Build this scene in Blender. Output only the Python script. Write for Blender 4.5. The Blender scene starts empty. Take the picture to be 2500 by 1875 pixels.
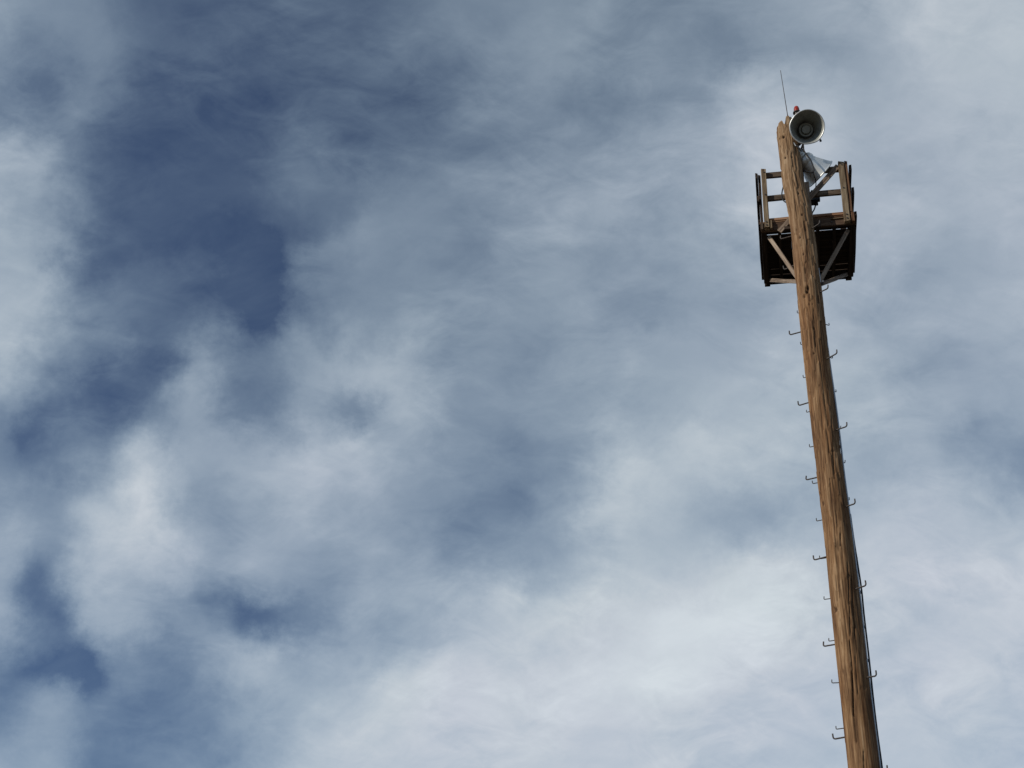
import bpy, bmesh, math, random
import numpy as np
from mathutils import Vector, Matrix, noise as mnoise

random.seed(7)
rng = np.random.default_rng(7)
scene = bpy.context.scene
COL = scene.collection

# ------------------------------------------------------------------ camera
EYE = 1.6
PITCH, ROLL, FPX = 0.55459, 0.06728, 3000.0
_F = Vector((0, math.cos(PITCH), math.sin(PITCH)))
_R0 = Vector((1, 0, 0)); _U0 = Vector((0, -math.sin(PITCH), math.cos(PITCH)))
_R = math.cos(ROLL) * _R0 + math.sin(ROLL) * _U0
_U = -math.sin(ROLL) * _R0 + math.cos(ROLL) * _U0
cam_d = bpy.data.cameras.new('camera')
cam_d.sensor_width = 36.0
cam_d.lens = 36.0 * FPX / 2500.0
cam_d.clip_start = 0.1
cam_d.clip_end = 20000
cam = bpy.data.objects.new('camera', cam_d)
COL.objects.link(cam)
M = Matrix((_R, _U, -_F)).transposed().to_4x4()
M.translation = Vector((0, 0, EYE))
cam.matrix_world = M
scene.camera = cam

# ------------------------------------------------------------------ colour management
scene.view_settings.view_transform = 'Standard'
scene.view_settings.look = 'None'
scene.view_settings.exposure = 0.0
scene.view_settings.gamma = 1.0

# ------------------------------------------------------------------ sun
SUN_EL = math.radians(26)
SUN_DIR_XY = math.radians(-158)           # direction towards the sun, measured from +X
sun_vec = Vector((math.cos(SUN_EL) * math.cos(SUN_DIR_XY), math.cos(SUN_EL) * math.sin(SUN_DIR_XY), math.sin(SUN_EL)))
sd = bpy.data.lights.new('sun', 'SUN')
sd.energy = 3.0
sd.angle = math.radians(0.6)
sd.color = (1.0, 0.93, 0.82)
sun = bpy.data.objects.new('sun', sd)
COL.objects.link(sun)
sun.rotation_euler = sun_vec.to_track_quat('Z', 'Y').to_euler()
sun.location = (-8, -6, 14)

# ------------------------------------------------------------------ world: blue sky and a sheet of thin cloud
# brightness of the cloud sheet over the photographed part of the sky
SKY = """
140 125 110  88  88  88  92  92 100 112 118 125 125 122 130 140 150 155 165 165 165
125 105 120  98  88  85  88  90  97 112 122 132 128 125 120 132 140 150 162 168 168
115  95 112  82  78  78  80  88  88 100 112 115 108 125 138 160 162 150 160 165 168
148 125  92  78  80  86  95  90  98 105 110 128 138 142 150 172 165 155 158 165 168
152 130  88  82  82  80  96 114 120 120 128 138 145 145 148 172 168 160 155 160 162
150 142  86  80  72  62 100 125 125 118 135 142 130 128 140 150 155 155 150 150 155
160 148 106  94  84  74 106 118 125 130 132 135 130 138 148 155 160 145 148 155 158
165 128 112  92 125 100 140 158 150 135 130 140 148 145 150 160 165 158 150 150 152
118  98  92 100 145 105 130 125 158 128 128 130 138 150 160 165 168 165 155 150 148
108 104 132 166 142 150 168 163 140 128 120 125 165 168 170 160 155 150 155 140 132
140 128 162 170 134 145 145 140 130 125 114 140 175 165 150 140 158 165 170 172 168
150 130 170 165 135 148 135 150 140 125 135 145 168 165 180 190 175 178 180 182 185
150  96 150 148 116 106 122 155 150 160 170 180 190 200 205 205 195 185 185 188 190
108  86  98 115 130 160 150 155 175 178 185 195 205 205 200 190 185 185 185 185 180
108 140 105 105 118 145 160 178 182 188 192 192 192 190 182 178 178 178 180 180 178
150 140 108 125 130 145 165 182 182 182 182 182 182 180 175 175 172 172 178 180 178
"""
SKY = np.array([[float(v) for v in l.split()] for l in SKY.strip().splitlines()])
SKY = np.interp(SKY, [60, 80, 100, 130, 150, 165, 185, 205], [72, 90, 114, 145, 165, 184, 197, 212])

def project(d):
    z = d.dot(_F)
    return 1250 + FPX * d.dot(_R) / z, 937.5 - FPX * d.dot(_U) / z

# wisps, gaps and puffs added to it: x0, y0, x1, y1, half width, brighter (+) or darker (-)
WISPS = """
60 330 110 420 50 20;0 410 100 430 25 12;80 485 95 487 25 -22;0 560 180 590 35 14;100 680 130 700 35 12;185 60 195 62 35 16
190 255 195 275 35 20;110 195 120 205 40 -12;630 425 760 400 30 15;690 500 900 480 12 14;720 520 840 500 14 -17;520 590 700 580 40 -14
620 600 640 740 35 -24;505 640 570 690 14 16;690 665 860 560 30 20;180 610 240 640 25 -14;250 700 500 690 30 10;0 755 40 770 30 14
90 760 100 770 30 8;150 800 250 830 35 10;600 700 630 810 28 -20;680 780 770 768 22 -14;780 825 790 830 22 -13;220 930 340 985 28 -20
353 880 434 908 18 -16;75 920 90 1040 22 -18;90 1040 60 1090 22 -16;150 1125 172 1140 18 -15;440 960 500 880 26 24;450 980 458 990 20 12
530 980 590 1010 22 -18;800 997 870 993 17 -26;700 930 950 950 30 20;760 1060 870 1060 35 24;570 1110 720 1140 25 14;330 1080 350 1220 35 22
385 1190 395 1230 30 12;190 1180 230 1190 35 18;235 1140 250 1145 18 -9;245 1270 400 1290 35 13;140 1060 160 1070 25 11;480 1210 560 1215 22 -12
165 1260 190 1290 22 -15;30 955 40 970 25 12;10 1300 60 1310 25 14;105 1410 130 1460 24 -22;100 1505 210 1560 24 -44;100 1562 230 1605 15 24
20 1655 230 1640 24 -22;200 1650 320 1720 20 -26;120 1700 260 1690 16 -8;275 1675 350 1685 8 24;445 1720 555 1728 14 32;480 1748 500 1745 13 -12;380 1700 420 1703 14 -15
490 1500 650 1495 18 -14;620 1500 850 1550 20 -16;240 1520 340 1550 30 14;360 1590 410 1620 25 -15;480 1556 512 1562 8 16;500 1605 680 1630 22 15
340 1790 560 1810 28 -15;160 1790 220 1830 28 -13;112 1730 125 1850 26 18;500 1875 700 1872 12 -8;950 1680 1000 1640 30 9;1430 25 1470 30 18 15
1390 230 1470 285 28 -13;1050 150 1070 170 35 -9;1750 262 1870 190 25 15;1790 300 1830 320 40 16;1740 540 1830 450 40 15;1580 520 1720 560 30 -11
1440 630 1540 620 20 -9;1150 520 1160 525 25 -7;1275 520 1290 525 25 -7;1720 60 1800 150 35 -11;1465 760 1620 780 25 -11;1216 1075 1284 1107 20 -16
1255 985 1270 988 18 -9;1435 1095 1490 1055 20 13;1450 1297 1490 1197 28 16;1490 1197 1715 1085 28 14;1130 1290 1290 1230 28 -10;1130 1300 1225 1345 26 -9
1260 1250 1280 1240 18 -11;1700 1260 1880 1270 35 -9;1530 1300 1620 1280 15 -9;1300 1400 1150 1450 28 -11;1150 1417 1207 1453 10 12;990 1395 1117 1470 18 12
925 1525 1100 1535 22 -14;900 1600 1010 1598 22 -14;960 1662 1000 1658 25 11;2170 100 2190 120 30 -9;2230 190 2250 215 30 -8;2160 600 2300 670 25 -9
2215 850 2300 850 20 -12;2350 1050 2480 1090 32 -20;2100 1120 2160 1150 30 -9;1970 80 2080 160 30 -10;1600 1560 1900 1470 60 6;1290 1500 1400 1430 25 6
880 380 1010 440 30 -8;1000 640 1180 600 28 -7;1180 770 1300 720 20 7;930 860 1060 830 22 9;1060 980 1180 940 24 -8;1500 900 1650 850 30 5
1330 350 1500 300 25 8;1560 180 1640 140 20 10;1240 120 1350 100 40 6;880 740 1020 700 30 6;700 640 820 600 20 8;1080 1180 1250 1150 20 7
"""
WISPS = np.array([[float(v) for v in w.split()] for l in WISPS.strip().splitlines() for w in l.split(';')])

def sky_sample(x, y):
    gx = min(max(x / 125.0, 0), 19.999); gy = min(max(y / 125.0, 0), 14.999)
    i, j = int(gx), int(gy); a, b = gx - i, gy - j
    v = ((SKY[j, i] * (1 - a) + SKY[j, i + 1] * a) * (1 - b) + (SKY[j + 1, i] * (1 - a) + SKY[j + 1, i + 1] * a) * b)
    dx, dy = WISPS[:, 2] - WISPS[:, 0], WISPS[:, 3] - WISPS[:, 1]
    t = np.clip(((x - WISPS[:, 0]) * dx + (y - WISPS[:, 1]) * dy) / (dx * dx + dy * dy), 0, 1)
    d2 = (x - WISPS[:, 0] - t * dx) ** 2 + (y - WISPS[:, 1] - t * dy) ** 2
    w = np.maximum(WISPS[:, 4], 22)
    return v + 0.66 * float((WISPS[:, 5] * np.exp(-d2 / (w * 1.15) ** 2)).sum())

NS = 28                                     # columns per half
AZS = 33.0 / NS                             # degrees per column
EL0, EL1, NE = 10.0, 54.0, 36
def dir_of(az, el):
    az, el = math.radians(az), math.radians(el)
    return Vector((math.sin(az) * math.cos(el), math.cos(az) * math.cos(el), math.sin(el)))
NA = 2 * NS + 1
grid = np.array([[sky_sample(*project(dir_of(-33 + AZS * i, EL0 + (EL1 - EL0) * j / (NE - 1)))) for i in range(NA)] for j in range(NE)])
# the B-spline through the stops softens the map a little: sharpen it beforehand
def blur(g):
    p = np.pad(g, 1, mode='edge')
    g = (p[:, :-2] + 4 * p[:, 1:-1] + p[:, 2:]) / 6
    return (g[:-2] + 4 * g[1:-1] + g[2:]) / 6
tgt = grid.copy()
for _ in range(4):
    grid = grid + 0.9 * (tgt - blur(grid))
tval = np.clip((grid - 45) / (235 - 45), 0, 1)

world = bpy.data.worlds.new("World")
scene.world = world
world.use_nodes = True
nt = world.node_tree
nt.nodes.clear()
N = nt.nodes.new; L = nt.links.new

def math_n(tree, op, a, b=None, c=None, clamp=False):
    n = tree.nodes.new('ShaderNodeMath'); n.operation = op; n.use_clamp = clamp
    for k, v in enumerate((a, b, c)):
        if v is None: continue
        if isinstance(v, (int, float)): n.inputs[k].default_value = v
        else: tree.links.new(v, n.inputs[k])
    return n.outputs[0]

def vmath(tree, op, a, b=None, c=None, out=0):
    n = tree.nodes.new('ShaderNodeVectorMath'); n.operation = op
    for k, v in enumerate((a, b, c)):
        if v is None: continue
        if isinstance(v, (tuple, list, Vector)): n.inputs[k].default_value = v
        elif isinstance(v, (int, float)): n.inputs['Scale'].default_value = v
        else: tree.links.new(v, n.inputs[k])
    return n.outputs[out]

def noise_n(tree, vec, scale, detail, rough=0.5, dist=0.0, lac=2.0):
    n = tree.nodes.new('ShaderNodeTexNoise')
    n.inputs['Scale'].default_value = scale; n.inputs['Detail'].default_value = detail
    n.inputs['Roughness'].default_value = rough; n.inputs['Distortion'].default_value = dist
    n.inputs['Lacunarity'].default_value = lac
    tree.links.new(vec, n.inputs['Vector'])
    return n

tc = N('ShaderNodeTexCoord')
dirn = tc.outputs['Generated']
# wisps: the direction is warped by two layers of noise before the map is read
w1 = noise_n(nt, dirn, 7.0, 3, 0.55)
w2 = noise_n(nt, dirn, 20.0, 8, 0.66)
o1 = vmath(nt, 'SUBTRACT', w1.outputs['Color'], (0.5, 0.5, 0.5))
o2 = vmath(nt, 'SUBTRACT', w2.outputs['Color'], (0.5, 0.5, 0.5))
s1 = N('ShaderNodeVectorMath'); s1.operation = 'SCALE'; L(o1, s1.inputs[0]); s1.inputs['Scale'].default_value = 0.040
s2 = N('ShaderNodeVectorMath'); s2.operation = 'SCALE'; L(o2, s2.inputs[0]); s2.inputs['Scale'].default_value = 0.060
wd = vmath(nt, 'ADD', vmath(nt, 'ADD', dirn, s1.outputs[0]), s2.outputs[0])
wd = vmath(nt, 'NORMALIZE', wd)
sep = N('ShaderNodeSeparateXYZ'); L(wd, sep.inputs[0])
az_r = math_n(nt, 'ARCTAN2', sep.outputs['X'], sep.outputs['Y'])
el_r = math_n(nt, 'ARCSINE', sep.outputs['Z'])
def mapr(tree, v, a, b, c=0.0, d=1.0, interp='LINEAR'):
    n = tree.nodes.new('ShaderNodeMapRange'); n.interpolation_type = interp
    tree.links.new(v, n.inputs['Value'])
    n.inputs['From Min'].default_value = a; n.inputs['From Max'].default_value = b
    n.inputs['To Min'].default_value = c; n.inputs['To Max'].default_value = d
    return n.outputs['Result']
HALF = NS + 2                               # stops per half: the halves overlap by a column or two
uA = mapr(nt, az_r, math.radians(-33), math.radians(-33 + AZS * (HALF)))
uB = mapr(nt, az_r, math.radians(-AZS * 2), math.radians(-AZS * 2 + AZS * (HALF)))
vv = mapr(nt, el_r, math.radians(EL0), math.radians(EL1))

def ramp(tree, fac, stops, interp):
    n = tree.nodes.new('ShaderNodeValToRGB'); cr = n.color_ramp; cr.interpolation = interp
    while len(cr.elements) > 1: cr.elements.remove(cr.elements[-1])
    cr.elements[0].position = stops[0][0]; cr.elements[0].color = (*stops[0][1], 1)
    for p, c in stops[1:]:
        e = cr.elements.new(p); e.color = (*c, 1)
    tree.links.new(fac, n.inputs[0])
    return n.outputs[0]

tA = tB = None
for k in range(NE // 3):
    rv = ramp(nt, vv, [(j / (NE - 1), tuple(1.0 if j == 3 * k + m else 0.0 for m in range(3))) for j in range(max(0, 3 * k - 3), min(NE, 3 * k + 6))], 'B_SPLINE')
    for half in (0, 1):
        c0 = 0 if half == 0 else NS - 2
        ru = ramp(nt, uA if half == 0 else uB, [(i / HALF, tuple(tval[3 * k + m, c0 + i] for m in range(3))) for i in range(HALF + 1)], 'B_SPLINE')
        dt = vmath(nt, 'DOT_PRODUCT', ru, rv, out='Value')
        if half == 0: tA = dt if tA is None else math_n(nt, 'ADD', tA, dt)
        else: tB = dt if tB is None else math_n(nt, 'ADD', tB, dt)
side = math_n(nt, 'GREATER_THAN', az_r, 0.0)
mx = N('ShaderNodeMix'); mx.data_type = 'FLOAT'
L(side, mx.inputs['Factor']); L(tA, mx.inputs[2]); L(tB, mx.inputs[3])
total = mx.outputs[0]

# away from the photographed part the same kind of broken cloud carries on
g1 = noise_n(nt, dirn, 3.2, 6, 0.6, 0.6)
gen = mapr(nt, g1.outputs['Fac'], 0.25, 0.75, 0.2, 0.85)
cdot = vmath(nt, 'DOT_PRODUCT', dirn, tuple(_F), out='Value')
inside = mapr(nt, cdot, math.cos(math.radians(42)), math.cos(math.radians(27)), 0, 1, 'SMOOTHSTEP')
mixf = N('ShaderNodeMix'); mixf.data_type = 'FLOAT'
L(inside, mixf.inputs['Factor']); L(gen, mixf.inputs[2]); L(total, mixf.inputs[3])
# fine cloud texture, drawn out into fibres along the wind
def fibre(ang, stretch):
    e = _R * math.cos(ang) + _U * math.sin(ang); q = -_R * math.sin(ang) + _U * math.cos(ang)
    src = vmath(nt, 'ADD', dirn, s1.outputs[0])
    cx_ = N('ShaderNodeCombineXYZ')
    L(math_n(nt, 'MULTIPLY', vmath(nt, 'DOT_PRODUCT', src, tuple(e), out='Value'), stretch), cx_.inputs[0])
    L(vmath(nt, 'DOT_PRODUCT', src, tuple(q), out='Value'), cx_.inputs[1])
    L(vmath(nt, 'DOT_PRODUCT', src, tuple(_F), out='Value'), cx_.inputs[2])
    return cx_.outputs[0]
f1 = noise_n(nt, fibre(math.radians(24), 0.34), 15.0, 10, 0.64, 0.3)
f2 = noise_n(nt, fibre(math.radians(-8), 0.45), 40.0, 7, 0.62, 0.5)
f3 = noise_n(nt, dirn, 11.0, 4, 0.5, 0.3)
gate = mapr(nt, f3.outputs['Fac'], 0.35, 0.65, 0.35, 1.25)
d1 = math_n(nt, 'MULTIPLY', math_n(nt, 'MULTIPLY_ADD', f1.outputs['Fac'], 0.28, -0.14), gate)
d2 = math_n(nt, 'MULTIPLY', math_n(nt, 'MULTIPLY_ADD', f2.outputs['Fac'], 0.22, -0.11), gate)
dens = math_n(nt, 'ADD', math_n(nt, 'ADD', mixf.outputs[0], d1), d2)
# display brightness -> scene brightness -> how much cloud covers the blue
disp = math_n(nt, 'MULTIPLY_ADD', dens, (235 - 45) / 255.0, 45 / 255.0, True)
lin = math_n(nt, 'POWER', disp, 2.25)

sky = N('ShaderNodeTexSky'); sky.sky_type = 'NISHITA'; sky.sun_disc = False
sky.sun_elevation = SUN_EL
sky.sun_rotation = math.atan2(sun_vec.x, sun_vec.y)
sky.air_density = 1.0; sky.dust_density = 0.0; sky.ozone_density = 4.0
sk = N('ShaderNodeMix'); sk.data_type = 'RGBA'; sk.blend_type = 'MULTIPLY'; sk.inputs['Factor'].default_value = 1.0
L(sky.outputs[0], sk.inputs[6]); sk.inputs[7].default_value = (0.64, 0.69, 0.85, 1)
bw = N('ShaderNodeRGBToBW'); L(sk.outputs[2], bw.inputs[0])
yb = math_n(nt, 'MULTIPLY', bw.outputs[0], 0.06)
cover = math_n(nt, 'DIVIDE', math_n(nt, 'SUBTRACT', lin, yb), math_n(nt, 'SUBTRACT', 0.705, yb), None, True)
cover = math_n(nt, 'MAXIMUM', cover, mapr(nt, f1.outputs['Fac'], 0.30, 0.70, 0.01, 0.085))
hue = noise_n(nt, dirn, 5.0, 3, 0.5)
hm = N('ShaderNodeMix'); hm.data_type = 'RGBA'
L(mapr(nt, hue.outputs['Fac'], 0.35, 0.65), hm.inputs['Factor'])
SKY_S = 0.06
hm.inputs[6].default_value = (0.655 / SKY_S, 0.700 / SKY_S, 0.768 / SKY_S, 1)
hm.inputs[7].default_value = (0.645 / SKY_S, 0.710 / SKY_S, 0.752 / SKY_S, 1)
fin = N('ShaderNodeMix'); fin.data_type = 'RGBA'
thin = N('ShaderNodeMix'); thin.data_type = 'RGBA'       # thin cloud lets the blue tinge through
L(mapr(nt, cover, 0.15, 0.80), thin.inputs['Factor']); thin.inputs[6].default_value = (0.560 / SKY_S, 0.728 / SKY_S, 0.845 / SKY_S, 1)
L(hm.outputs[2], thin.inputs[7])
L(cover, fin.inputs['Factor']); L(sk.outputs[2], fin.inputs[6]); L(thin.outputs[2], fin.inputs[7])
bg = N('ShaderNodeBackground'); bg.inputs['Strength'].default_value = SKY_S
L(fin.outputs[2], bg.inputs['Color'])
wo = N('ShaderNodeOutputWorld'); L(bg.outputs[0], wo.inputs['Surface'])

# ------------------------------------------------------------------ where things stand
DP = 12.78312                        # horizontal distance from the camera to the siren pole
HV = Vector((0.280656, 0.959808, 0)) # horizontal direction to it

def P(x, y, off=0.0, dist=DP):
    """point of the photographed ray through (x, y) on the upright plane `off` metres behind the pole axis"""
    d = _R * ((x - 1250) / FPX) - _U * ((y - 937.5) / FPX) + _F
    p = d * ((dist + off) / d.dot(HV))
    return p + Vector((0, 0, EYE))

PC = Vector((3.85124, 12.9766, 10.37517 + EYE)); PYAW = -0.24343
PM = Matrix.Translation(PC) @ Matrix.Rotation(PYAW, 4, 'Z')
PMI = PM.inverted()
def PL(x, y, yl):
    """platform-local point of the ray through (x, y) at local depth yl"""
    o = PMI @ Vector((0, 0, EYE)); q = PMI @ P(x, y)
    d = q - o
    t = (yl - o.y) / d.y
    return o + d * t

# ------------------------------------------------------------------ materials
def new_mat(name):
    m = bpy.data.materials.new(name); m.use_nodes = True
    return m, m.node_tree, m.node_tree.nodes['Principled BSDF']

def wood_mat(name, cols, stretch=(1.2, 22, 22), rough=0.85, bump=0.4, vary=0.25, knots_and_shade=False):
    m, t, b = new_mat(name)
    co = t.nodes.new('ShaderNodeTexCoord').outputs['Object']
    oi = t.nodes.new('ShaderNodeObjectInfo')
    sh = vmath(t, 'ADD', co, None)
    rnd = t.nodes.new('ShaderNodeVectorMath'); rnd.operation = 'SCALE'
    rnd.inputs[0].default_value = (13.0, 7.0, 5.0); t.links.new(oi.outputs['Random'], rnd.inputs['Scale'])
    t.links.new(rnd.outputs[0], sh.node.inputs[1])
    mp = t.nodes.new('ShaderNodeMapping'); t.links.new(sh, mp.inputs['Vector']); mp.inputs['Scale'].default_value = stretch
    n1 = noise_n(t, mp.outputs[0], 1.0, 8, 0.65, 0.3)
    mp2 = t.nodes.new('ShaderNodeMapping'); t.links.new(sh, mp2.inputs['Vector'])
    mp2.inputs['Scale'].default_value = tuple(s * 3.3 for s in stretch)
    n2 = noise_n(t, mp2.outputs[0], 1.0, 5, 0.6)
    n3 = noise_n(t, sh, 1.7, 4, 0.6)
    f = math_n(t, 'ADD', math_n(t, 'MULTIPLY', n1.outputs['Fac'], 0.55), math_n(t, 'MULTIPLY', n2.outputs['Fac'], 0.45))
    c = ramp(t, f, [(0.38, cols[0]), (0.46, cols[1]), (0.54, cols[2]), (0.64, cols[3])], 'LINEAR')
    tint = t.nodes.new('ShaderNodeMix'); tint.data_type = 'RGBA'; tint.blend_type = 'MULTIPLY'; tint.inputs['Factor'].default_value = 1
    tv = math_n(t, 'ADD', math_n(t, 'MULTIPLY_ADD', oi.outputs['Random'], vary, 1 - vary / 2),
                math_n(t, 'MULTIPLY_ADD', n3.outputs['Fac'], 0.7, -0.35))
    cc = t.nodes.new('ShaderNodeCombineXYZ')
    for k in range(3): t.links.new(tv, cc.inputs[k])
    t.links.new(c, tint.inputs[6]); t.links.new(cc.outputs[0], tint.inputs[7])
    outc = tint.outputs[2]
    if knots_and_shade:
        mps = t.nodes.new('ShaderNodeMapping'); t.links.new(co, mps.inputs['Vector']); mps.inputs['Scale'].default_value = (7.5, 7.5, 0.55)
        st = noise_n(t, mps.outputs[0], 1.0, 5, 0.6, 0.4)
        stain = ramp(t, st.outputs['Fac'], [(0.33, (0.62, 0.50, 0.42)), (0.45, (0.90, 0.83, 0.77)), (0.55, (1.0, 1.0, 1.0)), (0.68, (1.06, 1.10, 1.14))], 'LINEAR')
        ms = t.nodes.new('ShaderNodeMix'); ms.data_type = 'RGBA'; ms.blend_type = 'MULTIPLY'; ms.inputs['Factor'].default_value = 1
        t.links.new(outc, ms.inputs[6]); t.links.new(stain, ms.inputs[7]); outc = ms.outputs[2]
        at = t.nodes.new('ShaderNodeAttribute'); at.attribute_name = 'knot_and_shade'
        mk = t.nodes.new('ShaderNodeMix'); mk.data_type = 'RGBA'
        t.links.new(at.outputs['Fac'], mk.inputs['Factor']); t.links.new(outc, mk.inputs[6])
        mk.inputs[7].default_value = (0.020, 0.010, 0.006, 1)
        at2 = t.nodes.new('ShaderNodeAttribute'); at2.attribute_name = 'peel'
        mk2 = t.nodes.new('ShaderNodeMix'); mk2.data_type = 'RGBA'; mk2.blend_type = 'MIX'
        t.links.new(at2.outputs['Fac'], mk2.inputs['Factor'])
        t.links.new(outc, mk2.inputs[6])
        pl = ramp(t, f, [(0.36, (0.11, 0.055, 0.025)), (0.5, (0.28, 0.18, 0.10)), (0.66, (0.47, 0.35, 0.23))], 'LINEAR')
        t.links.new(pl, mk2.inputs[7])
        t.links.new(mk2.outputs[2], mk.inputs[6])
        outc = mk.outputs[2]
    t.links.new(outc, b.inputs['Base Color'])
    b.inputs['Roughness'].default_value = rough
    b.inputs['Specular IOR Level'].default_value = 0.2
    bp = t.nodes.new('ShaderNodeBump'); bp.inputs['Strength'].default_value = bump; bp.inputs['Distance'].default_value = 0.01
    t.links.new(f, bp.inputs['Height']); t.links.new(bp.outputs[0], b.inputs['Normal'])
    return m

def metal_mat(name, col, metallic=0.7, rough=0.4, streak=0.25, stain=None):
    m, t, b = new_mat(name)
    co = t.nodes.new('ShaderNodeTexCoord').outputs['Object']
    n1 = noise_n(t, co, 9.0, 6, 0.6, 0.4); n2 = noise_n(t, co, 45.0, 4, 0.6)
    f = math_n(t, 'ADD', math_n(t, 'MULTIPLY', n1.outputs['Fac'], 0.6), math_n(t, 'MULTIPLY', n2.outputs['Fac'], 0.4))
    lo = tuple(c * (1 - streak) for c in col) if stain is None else stain
    c = ramp(t, f, [(0.36, lo), (0.5, col), (0.66, tuple(min(1, v * (1 + streak * 0.4)) for v in col))], 'LINEAR')
    t.links.new(c, b.inputs['Base Color'])
    b.inputs['Metallic'].default_value = metallic
    t.links.new(mapr(t, f, 0.3, 0.7, rough * 1.3, rough * 0.8), b.inputs['Roughness'])
    return m

M_POLE = wood_mat('pole_wood', [(0.062, 0.032, 0.016), (0.150, 0.080, 0.038), (0.245, 0.143, 0.071), (0.39, 0.255, 0.145)],
                  (17, 17, 1.1), 0.85, 0.5, 0.0, True)
M_POLE2 = wood_mat('rear_pole_wood', [(0.08, 0.045, 0.02), (0.20, 0.12, 0.06), (0.29, 0.18, 0.09), (0.38, 0.26, 0.15)], (17, 17, 1.1), 0.85, 0.4, 0.0)
M_GREY = wood_mat('weathered_plank', [(0.048, 0.031, 0.021), (0.095, 0.068, 0.048), (0.150, 0.112, 0.082), (0.24, 0.19, 0.14)])
M_BRACE = wood_mat('grey_brace_plank', [(0.085, 0.058, 0.042), (0.17, 0.125, 0.092), (0.27, 0.205, 0.152), (0.38, 0.31, 0.24)])
M_BROWN = wood_mat('brown_plank', [(0.050, 0.024, 0.014), (0.125, 0.062, 0.034), (0.20, 0.105, 0.058), (0.31, 0.19, 0.11)])
M_KICK = wood_mat('orange_brown_plank', [(0.09, 0.042, 0.022), (0.18, 0.09, 0.048), (0.28, 0.155, 0.09), (0.42, 0.29, 0.19)])
M_RIM = wood_mat('dark_brown_rim_plank', [(0.025, 0.015, 0.010), (0.060, 0.036, 0.024), (0.10, 0.062, 0.040), (0.19, 0.13, 0.088)])  # darker brown for the near rim joist
M_PALE = wood_mat('pale_plank', [(0.06, 0.036, 0.020), (0.13, 0.090, 0.054), (0.24, 0.180, 0.115), (0.42, 0.34, 0.23)])
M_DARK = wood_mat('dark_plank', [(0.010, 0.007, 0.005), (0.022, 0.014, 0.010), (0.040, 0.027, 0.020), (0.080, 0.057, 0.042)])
M_STEEL = metal_mat('rusty_steel', (0.070, 0.060, 0.055), 0.3, 0.6, 0.4, (0.045, 0.025, 0.016))
M_GALV = metal_mat('galvanised_steel', (0.42, 0.45, 0.48), 0.55, 0.42)
M_HORN = metal_mat('grey_horn_metal', (0.76, 0.77, 0.75), 0.85, 0.46, 0.25)
M_HORN_IN = metal_mat('horn_shade_grey', (0.31, 0.32, 0.29), 0.1, 0.55, 0.35)  # shade inside the horn put into a darker grey
M_THROAT = metal_mat('dark_throat_grey', (0.10, 0.10, 0.095), 0.0, 0.7, 0.3)  # dark grey for the throat plate and plug stays
M_BLACK = metal_mat('black_rubber', (0.012, 0.013, 0.015), 0.0, 0.5)
M_BRACK = metal_mat('dark_bracket_steel', (0.060, 0.048, 0.044), 0.4, 0.55, 0.4, (0.06, 0.028, 0.018))
M_WHITE = metal_mat('white_paint', (0.75, 0.76, 0.74), 0.0, 0.4, 0.15)
mr, tr, br = new_mat('red_lens')
br.inputs['Base Color'].default_value = (0.40, 0.030, 0.010, 1); br.inputs['Roughness'].default_value = 0.22
br.inputs['Transmission Weight'].default_value = 0.15; br.inputs['IOR'].default_value = 1.45
M_RED = mr

# ------------------------------------------------------------------ helpers
def link(name, me, mat, parent=None, kind=None):
    o = bpy.data.objects.new(name, me)
    COL.objects.link(o)
    if mat and not me.materials: me.materials.append(mat)
    if parent: o.parent = parent
    if kind: o['kind'] = kind
    return o

def empty(name, loc, label, cat, rot=None, group=None):
    o = bpy.data.objects.new(name, None); COL.objects.link(o)
    o.location = loc; o.empty_display_size = 0.1
    if rot is not None: o.rotation_euler = rot
    o['label'] = label; o['category'] = cat
    if group: o['group'] = group
    return o

def bm_mesh(bm, name, smooth=False):
    me = bpy.data.meshes.new(name)
    bmesh.ops.recalc_face_normals(bm, faces=bm.faces)
    bm.to_mesh(me); bm.free()
    if smooth:
        for p in me.polygons: p.use_smooth = True
        if hasattr(me, 'set_sharp_from_angle'): me.set_sharp_from_angle(angle=math.radians(40))
    return me

def tube(pts, rad, seg=8, bm=None, cap=True):
    """swept tube with parallel frames; rad is a number or a list"""
    bm = bm or bmesh.new()
    pts = [Vector(p) for p in pts]
    n = len(pts)
    rads = rad if isinstance(rad, (list, tuple)) else [rad] * n
    t0 = (pts[1] - pts[0]).normalized()
    ref = Vector((0, 0, 1)) if abs(t0.z) < 0.9 else Vector((1, 0, 0))
    x = t0.cross(ref).normalized()
    rings = []
    for i in range(n):
        t = (pts[min(i + 1, n - 1)] - pts[max(i - 1, 0)]).normalized()
        x = (x - t * x.dot(t)).normalized(); y = t.cross(x)
        rings.append([bm.verts.new(pts[i] + (x * math.cos(a) + y * math.sin(a)) * rads[i]) for a in [2 * math.pi * k / seg for k in range(seg)]])
    for i in range(n - 1):
        for k in range(seg):
            bm.faces.new((rings[i][k], rings[i][(k + 1) % seg], rings[i + 1][(k + 1) % seg], rings[i + 1][k]))
    if cap:
        bm.faces.new(rings[0][::-1]); bm.faces.new(rings[-1])
    return bm

def smooth_path(pts, sub=6):
    pts = [Vector(p) for p in pts]; out = []
    for i in range(len(pts) - 1):
        p0 = pts[max(i - 1, 0)]; p1 = pts[i]; p2 = pts[i + 1]; p3 = pts[min(i + 2, len(pts) - 1)]
        for k in range(sub):
            t = k / sub
            out.append(0.5 * ((2 * p1) + (p2 - p0) * t + (2 * p0 - 5 * p1 + 4 * p2 - p3) * t * t + (3 * p1 - p0 - 3 * p2 + p3) * t ** 3))
    out.append(pts[-1])
    return out

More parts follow.
